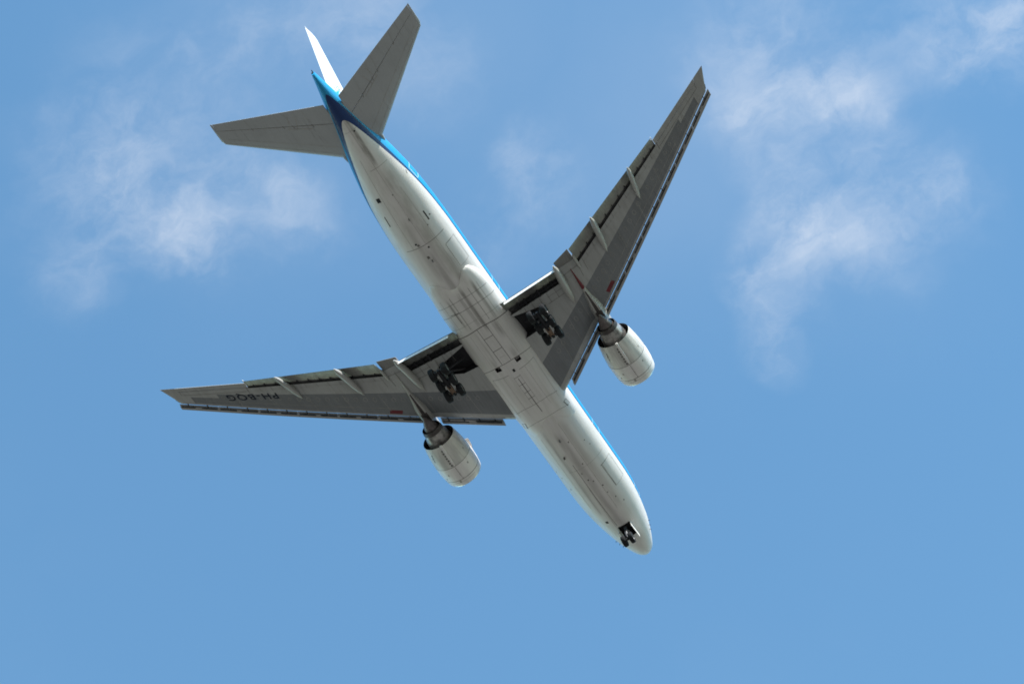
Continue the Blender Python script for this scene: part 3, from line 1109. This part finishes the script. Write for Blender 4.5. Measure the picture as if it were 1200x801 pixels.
for sg in (1, -1):
    def pt(s, y):
        return L(s, sg * y, .82 + .122 * (y - 1.5))
    A0, B0 = pt(53.2, .7), pt(59.95, .7)
    A1, B1 = pt(61.15, 10.62), pt(63.58, 10.62)
    b = MB()
    surf(A0, B0, .78, A1, B1, .26, (0, 0, 1), b, 0, .68)
    # raked tip
    surf(A1, B1, .26, pt(61.55, 10.78), pt(63.66, 10.78), .12, (0, 0, 1), b, 0, 1, n=2)
    tp = b.build('tailplane', [M['tail'], M['seam'], M['seamlight']], air, angle=35)
    tp['label'] = 'left tailplane' if sg > 0 else 'right tailplane'
    b = MB()
    surf(A0, B0, .78, A1, B1, .26, (0, 0, 1), b, .687, 1, span=(.012, .998))
    b.build('elevator', [M['tail'], M['seam'], M['seamlight']], tp, angle=35)
    # root fillet
    b = MB()
    fairing_canoe([(53.6, 2.0, .82, .03, .04), (54.4, 1.95, .82, .22, .18), (55.6, 1.55, .80, .32, .28), (57.5, 1.05, .80, .30, .30), (59.2, .62, .82, .22, .24), (60.2, .35, .88, .06, .08)], sg, 'root_fillet', tp, [M['tail']])
    b = MB()
    A0v, B0v, A1v, B1v = (Vector(q) for q in (A0, B0, A1, B1))

    def tl(u0, q0, u1, q1, w, mi, n=6):
        ps = []
        for i in range(n + 1):
            u, q = u0 + (u1 - u0) * i / n, q0 + (q1 - q0) * i / n
            A, B = A0v.lerp(A1v, q), B0v.lerp(B1v, q)
            t_ = .78 + (.26 - .78) * q
            k = 5 * (.2969 * math.sqrt(u) - .126 * u - .3516 * u * u + .2843 * u ** 3 - .1015 * u ** 4) + .02 * u
            ps.append(A + (B - A) * u - Vector((0, 0, t_ * k)))
        b.ribbon(ps, [(0, 0, -1)] * (n + 1), w, mi, .01)
    tl(.672, .08, .676, .97, .03, 2, 12)
    tl(.674, .12, .676, .5, .025, 2, 8)
    tl(.62, .22, .62, .42, .06, 2)
    tl(.25, .1, .30, .95, .025, 2, 12)
    tl(.10, .05, .12, .98, .03, 2, 12)
    for q in (.2, .36, .44, .7):
        tl(.64, q, .70, q + .01, .05, 1, 3)
        tl(.72, q + .01, .97, q + .02, .022, 2, 3)
    tl(.86, .3, .62, .34, .05, 2, 4)
    tl(.90, .36, .64, .40, .05, 2, 4)
    absorb(tp, b)

fa0, fb0 = L(51.2, 0, 2.6), L(59.8, 0, 2.6)
fa1, fb1 = L(60.55, 0, 12.95), L(62.95, 0, 12.40)
b = MB()
surf(fa0, fb0, .92, fa1, fb1, .34, (0, 1, 0), b, 0, .68)
surf(fa1, fb1, .34, L(61.15, 0, 13.08), L(62.98, 0, 12.50), .12, (0, 1, 0), b, 0, 1, n=2)
fin = b.build('fin', [M['finwhite']], air, angle=35)
b = MB()
surf(fa0, fb0, .92, fa1, fb1, .34, (0, 1, 0), b, .687, 1, span=(.02, .99))
b.build('rudder', [M['finwhite']], fin, angle=35)

# airline letters and crown on both faces of the fin
cu = bpy.data.curves.new('fin_logo', 'FONT')
cu.body = 'KLM'
cu.size = 1.0
cu.offset = 0.008
tmp = bpy.data.objects.new('tmp', cu)
COL.objects.link(tmp)
bpy.context.view_layer.update()
dg = bpy.context.evaluated_depsgraph_get()
tme = bpy.data.meshes.new_from_object(tmp.evaluated_get(dg))
bpy.data.objects.remove(tmp)
tb_ = bmesh.new()
tb_.from_mesh(tme)
bmesh.ops.triangulate(tb_, faces=tb_.faces)
xs = [v.co.x for v in tb_.verts]
hs = [v.co.y for v in tb_.verts]
V2 = [((v.co.x - min(xs)) / (max(xs) - min(xs)), (v.co.y - min(hs)) / (max(hs) - min(hs))) for v in tb_.verts]
tb_.verts.index_update()
F2 = [[v.index for v in f.verts] for f in tb_.faces]
tb_.free()
bpy.data.meshes.remove(tme)


def fin_pt(s, z, sg):
    q = (z - 2.6) / (12.95 - 2.6)
    A, B = Vector(fa0).lerp(Vector(fa1), q), Vector(fb0).lerp(Vector(fb1), q)
    u = min(max((s - (31 - A.x)) / (A.x - B.x), 0.01), .99)
    t_ = .92 + (.34 - .92) * q
    k = 5 * (.2969 * math.sqrt(u) - .126 * u - .3516 * u * u + .2843 * u ** 3 - .1015 * u ** 4) + .02 * u
    return L(s, sg * (t_ * k + .015), z)


for sg in (1, -1):
    b = MB()

    def fq(x, h):
        # x along the letters (0..1), reading nose-to-tail on the left side, tail-to-nose on the right
        z = 4.15 + 1.3 * h
        s0 = 55.0 + (z - 4.15) * .75
        return fin_pt(s0 + (x if sg > 0 else 1 - x) * 3.3, z, sg)
    b.add([fq(*q) for q in V2], F2)
    for k in range(4):
        cx = .26 + k * .16
        vs = [fq(cx + .045 * math.cos(a), 1.32 + .13 * math.sin(a)) for a in np.linspace(0, 2 * math.pi, 14, endpoint=False)]
        b.add(vs, [list(range(14))])
    vs = [fq(.22, 1.10), fq(.78, 1.10), fq(.78, 1.15), fq(.22, 1.15)]
    b.add(vs, [[0, 1, 2, 3]])
    vs = [fq(.47, 1.55), fq(.53, 1.55), fq(.53, 1.85), fq(.47, 1.85), fq(.42, 1.66), fq(.58, 1.66), fq(.58, 1.74), fq(.42, 1.74)]
    b.add(vs, [[0, 1, 2, 3], [4, 5, 6, 7]])
    b.build('fin_letters', M['logo'], fin, recalc=False)

# ---- engines
EY, EZ = 9.92, -3.08
for sg in (1, -1):
    cy, cz = sg * EY, EZ
    b = MB()
    outer = [(20.42, 1.66), (20.36, 1.72), (20.40, 1.78), (20.55, 1.84), (20.9, 1.91), (21.5, 1.985), (22.2, 2.02), (22.95, 2.02), (23.0, 2.02), (23.6, 1.985), (24.3, 1.91), (25.0, 1.80), (25.55, 1.70)]
    inner = [(25.55, 1.67), (24.8, 1.72), (24.0, 1.74)]

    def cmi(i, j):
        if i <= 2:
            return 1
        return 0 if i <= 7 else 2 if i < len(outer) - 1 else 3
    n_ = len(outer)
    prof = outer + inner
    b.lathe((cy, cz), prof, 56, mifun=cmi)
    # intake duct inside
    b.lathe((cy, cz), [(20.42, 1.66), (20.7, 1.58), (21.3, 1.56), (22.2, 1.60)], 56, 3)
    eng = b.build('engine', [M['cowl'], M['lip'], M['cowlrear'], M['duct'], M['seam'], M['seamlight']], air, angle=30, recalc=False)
    eng['label'] = 'engine under the left wing' if sg > 0 else 'engine under the right wing'

    def crad(s):
        return float(np.interp(s, [q[0] for q in outer[3:]], [q[1] for q in outer[3:]]))

    def cpt(s, deg):
        a = rad(deg)
        return Vector(L(s, cy + crad(s) * math.sin(a), cz - crad(s) * math.cos(a)))

    def cn(s, deg):
        a = rad(deg)
        return Vector((0, math.sin(a), -math.cos(a)))
    b = MB()
    for s, w, mi in ((21.25, .05, 4), (22.98, .045, 4), (20.95, .025, 5)):
        ds = np.linspace(-120, 120, 40) if s != 20.95 else np.linspace(-40, 90, 20)
        b.ribbon([cpt(s, d) for d in ds], [cn(s, d) for d in ds], w, mi)
    b.ribbon([cpt(s, 0) for s in np.linspace(21.3, 25.5, 10)], [cn(s, 0) for s in np.linspace(21.3, 25.5, 10)], .04, 5)
    for k in range(9):
        s = 21.35 + k * .2
        b.ribbon([cpt(s, -1), cpt(s + .07, -1)], [cn(s, 0)] * 2, .09, 5 if k % 3 else 4)
    for k in range(7):
        s = 23.1 + k * .3
        b.ribbon([cpt(s, 4 + k % 2), cpt(s + .2, 4 + k % 2)], [cn(s, 4)] * 2, .17, 4)
    for s, d, r in ((22.2, 32, .1), (21.7, 48, .09), (22.4, -38, .1), (21.05, 12, .14), (24.4, 50, .1), (23.8, -55, .09)):
        b.ribbon([cpt(s - r, d), cpt(s + r, d)], [cn(s, d)] * 2, r * 1.4, 5)
    b.ribbon([cpt(24.0, 48), cpt(24.9, 48)], [cn(24, 48)] * 2, .11, 4)
    absorb(eng, b)
    # keel latch fairing below the reverser and the strake on the inboard side
    b = MB()
    rings = []
    for s, h, w in ((23.0, .01, .05), (23.4, .06, .12), (24.4, .09, .14), (25.3, .10, .15), (25.62, .07, .12)):
        c0 = cpt(s, -2)
        rings.append([c0 + Vector((0, w, .04)), c0 + Vector((0, w * .6, -h)), c0 + Vector((0, -w * .6, -h)), c0 + Vector((0, -w, .04))])
    b.loft(rings)
    b.build('keel_fairing', M['cowl'], eng, angle=40)
    b = MB()
    d = -118 * sg
    rings = []
    for s, h in ((21.6, .02), (22.3, .26), (23.1, .36), (23.35, .05)):
        a, n = cpt(s, d), cn(s, d)
        tng = Vector((0, math.cos(rad(d)), math.sin(rad(d)))) * .025
        rings.append([a - n * .05 + tng, a + n * h + tng * .5, a + n * h - tng * .5, a - n * .05 - tng])
    b.loft(rings)
    b.build('strake', M['cowl'], eng, angle=40)
    # fan
    b = MB()
    b.lathe((cy, cz), [(21.0, .02), (21.3, .22), (21.7, .42), (22.1, .5)], 24, 0)
    for k in range(22):
        a = 2 * math.pi * k / 22
        da = .17
        b.add([L(21.75, cy + .48 * math.cos(a), cz + .48 * math.sin(a)), L(22.1, cy + .48 * math.cos(a + da), cz + .48 * math.sin(a + da)),
               L(22.12, cy + 1.56 * math.cos(a + da * 1.2), cz + 1.56 * math.sin(a + da * 1.2)), L(21.85, cy + 1.56 * math.cos(a), cz + 1.56 * math.sin(a))], [[0, 1, 2, 3]], 0)
    b.lathe((cy, cz), [(22.2, 1.6), (22.21, .02)], 40, 1)
    b.build('fan', [M['dkmetal'], M['duct']], eng, recalc=False)
    # core cowl, nozzle and plug
    b = MB()
    b.lathe((cy, cz), [(23.9, 1.73), (23.95, 1.2)], 48, 1)
    b.lathe((cy, cz), [(23.95, 1.28), (24.6, 1.31), (25.3, 1.27), (26.0, 1.14), (26.55, 1.01)], 48, 0)
    b.build('core_cowl', [M['core'], M['duct']], eng, angle=40, recalc=False)
    b = MB()
    b.lathe((cy, cz), [(26.52, 1.03), (26.6, 1.04), (26.95, .97), (26.96, .93), (26.3, .96)], 48, 0)
    b.build('core_nozzle', [M['hot']], eng, angle=40, recalc=False)
    b = MB()
    b.lathe((cy, cz), [(26.2, .97), (26.22, .76), (26.7, .76), (27.0, .70), (27.5, .50), (28.0, .26), (28.28, .11), (28.34, .01)], 40, mifun=lambda i, j: 1 if i == 0 else 0)
    b.build('exhaust_plug', [M['plug'], M['duct']], eng, angle=40, recalc=False)
    # pylon
    b = MB()
    # (s, half width, z bottom, z top)
    prof = [(21.3, .06, -1.12, -1.0), (22.2, .26, -1.22, -.80), (23.5, .38, -1.4, -.62), (24.8, .44, -1.75, -.55), (25.8, .50, -2.06, -.55), (26.7, .58, -2.20, -.60), (27.6, .64, -2.24, -.8),
            (28.5, .60, -2.16, -1.0), (29.6, .38, -2.04, -1.2), (30.8, .20, -1.93, -1.3), (32.2, .10, -1.80, -1.35), (33.45, .03, -1.68, -1.4)]
    rings = []
    pp = np.array(prof)
    for s in np.linspace(21.3, 33.45, 40):
        hw, zb_, zt_ = (pchip(s, pp[:, 0], pp[:, k]) for k in (1, 2, 3))
        yy = cy - sg * .0
        bw = hw * .55
        rings.append([L(s, yy + hw, zt_), L(s, yy + hw, zb_ + (zt_ - zb_) * .45), L(s, yy + bw, zb_ + .03), L(s, yy + bw * .5, zb_), L(s, yy - bw * .5, zb_), L(s, yy - bw, zb_ + .03), L(s, yy - hw, zb_ + (zt_ - zb_) * .45), L(s, yy - hw, zt_)])
    ss_ = np.linspace(21.3, 33.45, 40)

    def pmi(i, j):
        s = ss_[i]
        if (j in (2, 3, 4) and 25.4 < s < 27.9) or (j == 3 and 25.4 < s < 30.6):
            return 1
        if sg < 0 and s > 30.95:
            return 2
        return 0
    b.loft(rings, mifun=pmi)
    b.build('pylon', [M['pylon'], M['hot'], M['red']], eng, angle=30)


# ---- landing gear
def wheel(parent, name, c, r, w, axis=(0, 1, 0)):
    prof = [(r * .40, w * .20), (r * .52, w * .42), (r * .60, w * .47), (r * .78, w * .50), (r * .93, w * .44), (r * .99, w * .28), (r, 0.0)]
    full = prof + [(a, -b_) for a, b_ in prof[-2::-1]]
    n = 32
    b = MB()
    rings = []
    for a, d in full:
        rings.append([(a * math.cos(2 * math.pi * k / n), d, a * math.sin(2 * math.pi * k / n)) for k in range(n)])
    b.loft(rings, cap=False, mifun=lambda i, j: 1 if i == 0 or i == len(full) - 2 else 0)
    for sd in (-1, 1):
        hub = [(r * .41, sd * w * .19), (r * .36, sd * w * .30), (r * .14, sd * w * .34), (.01, sd * w * .36)]
        b.loft([[(a * math.cos(2 * math.pi * k / n), d, a * math.sin(2 * math.pi * k / n)) for k in range(n)] for a, d in hub], 1, cap=False)
    ob = b.build(name, [M['tyre'], M['hub']], parent, angle=40)
    ob.location = c
    return ob


for sg in (1, -1):
    ctr = Vector(L(31.78, sg * 5.49, -5.6))
    tilt = rad(4)
    axv = Vector((math.cos(tilt), 0, math.sin(tilt)))        # towards the front wheels, raised a little
    top = Vector(L(31.55, sg * 5.2, -1.75))
    b = MB()
    b.tube([top, top.lerp(ctr, .38)], .30, 16, 0)
    b.tube([top.lerp(ctr, .36), top.lerp(ctr, .42)], .36, 16, 0)
    b.tube([top.lerp(ctr, .40), top.lerp(ctr, .99)], .20, 16, 1)
    b.tube([ctr + Vector((0, -.28, .05)), ctr + Vector((0, .28, .05))], .26, 14, 0)
    gear = b.build('main_landing_gear', [M['dkmetal'], M['metal']], air, angle=40)
    gear['label'] = 'left main landing gear' if sg > 0 else 'right main landing gear'
    b = MB()
    b.tube([ctr - axv * 1.72, ctr - axv * 1.0, ctr, ctr + axv * 1.0, ctr + axv * 1.72], [.15, .20, .25, .20, .15], 14, 0)
    for k in (-1, 0, 1):
        c = ctr + axv * 1.47 * k
        b.tube([c + Vector((0, -.62, 0)), c + Vector((0, .62, 0))], .11, 12, 0)
        for q in (-.36, .36):
            b.tube([c + Vector((0, q - .1, 0)), c + Vector((0, q + .1, 0))], .27, 16, 0)
    b.build('truck_beam', [M['dkmetal']], gear, angle=40)
    for q in (-.17, .17):
        b = MB()
        b.tube([ctr + axv * 1.38 + Vector((0, q, -.25)), ctr + axv * .3 + Vector((0, q, -.30))], .05, 8)
        b.build('brake_rod', M['tan'], gear)
    b = MB()
    b.box(ctr + axv * .95 + Vector((0, 0, -.24)), .55, .20, .10)
    b.build('rod_cover', M['tan'], gear)
    for k, q in ((1.15, -.40), (1.15, .40), (-.75, -.38), (-.75, .38)):
        b = MB()
        b.box(ctr + axv * k + Vector((0, q, -.14)), .26, .09, .14)
        b.build('brake_housing', M['hub'], gear)
    for k in (-1, 0, 1):
        for q in (-.70, .70):
            wh = wheel(gear, 'wheel', ctr + axv * 1.47 * k + Vector((0, q, 0)), .665, .52)
    # side and drag braces, torsion links
    kn = top.lerp(ctr, .40)
    for q0, q1, r_ in ((kn, Vector(L(31.2, sg * 3.5, -2.0)), .12), (kn + Vector((.1, 0, 0)), Vector(L(30.0, sg * 4.0, -1.9)), .11), (kn.lerp(Vector(L(31.2, sg * 3.5, -2.0)), .5), Vector(L(32.2, sg * 4.3, -1.8)), .07)):
        b = MB()
        b.tube([q0, q1], r_, 10)
        b.build('side_brace', M['dkmetal'], gear)
    m1 = top.lerp(ctr, .52) + Vector((-.30, 0, 0))
    m2 = top.lerp(ctr, .72) + Vector((-.75, 0, 0))
    m3 = ctr + Vector((-.30, 0, .25))
    b = MB()
    b.tube([m1, m2, m3], .08, 8)
    b.build('torsion_link', M['dkmetal'], gear)
    b = MB()
    b.tube([top.lerp(ctr, .1) + Vector((.24, 0, 0)), ctr + Vector((.5, 0, .25))], .06, 8)
    b.build('hydraulic_line', M['dkmetal'], gear)
    # door carried on the outer side of the leg, hung from the wing
    b = MB()
    o1, o2 = Vector(L(31.75, sg * 6.05, -2.15)), Vector(L(30.35, sg * 5.40, -2.2))
    dv = Vector((0, sg * .18, -1.35))
    th_ = Vector((0, sg * .05, 0))
    b.add([o1, o2, o2 + dv, o1 + dv, o1 + th_, o2 + th_, o2 + dv + th_, o1 + dv + th_],
          [[0, 1, 2, 3], [7, 6, 5, 4], [0, 4, 5, 1], [1, 5, 6, 2], [2, 6, 7, 3], [3, 7, 4, 0]])
    b.build('gear_door', M['wing'], gear, angle=20)

ctr = Vector(L(5.80, 0, -5.65))
top = Vector(L(5.35, 0, -2.3))
b = MB()
b.tube([top, top.lerp(ctr, .5)], .17, 14, 0)
b.tube([top.lerp(ctr, .48), ctr], .11, 12, 1)
b.tube([ctr + Vector((0, -.5, 0)), ctr + Vector((0, .5, 0))], .09, 10, 0)
b.tube([top.lerp(ctr, .45), Vector(L(4.3, 0, -2.3))], .09, 10, 0)
b.tube([top.lerp(ctr, .55) + Vector((-.12, 0, 0)), top.lerp(ctr, .75) + Vector((-.45, 0, 0)), ctr + Vector((-.12, 0, .12))], .06, 8, 0)
ng = b.build('nose_landing_gear', [M['dkmetal'], M['metal']], air, angle=40)
for q in (-.40, .40):
    wheel(ng, 'wheel', ctr + Vector((0, q, 0)), .60, .45)
for q in (-.16, .16):
    b = MB()
    b.tube([top.lerp(ctr, .42) + Vector((.14, q, 0)), top.lerp(ctr, .42) + Vector((.26, q, 0))], [.10, .12], 12)
    b.build('taxi_light', M['hub'], ng)
for sd in (-1, 1):
    b = MB()
    z0 = -2.80
    y0, y1 = sd * .70, sd * .74
    pts = [(3.7, -2.66), (5.76, -2.92), (5.72, -3.70), (3.9, -3.55)]
    vs = [L(s, y0 + (y1 - y0) * (0 if i < 2 else 1), z) for i, (s, z) in enumerate(pts)]
    vs += [L(s, y0 + (y1 - y0) * (0 if i < 2 else 1) + sd * .05, z) for i, (s, z) in enumerate(pts)]
    b.add(vs, [[0, 1, 2, 3], [7, 6, 5, 4], [0, 4, 5, 1], [1, 5, 6, 2], [2, 6, 7, 3], [3, 7, 4, 0]])
    b.build('gear_door', M['fairing'], ng, angle=20)
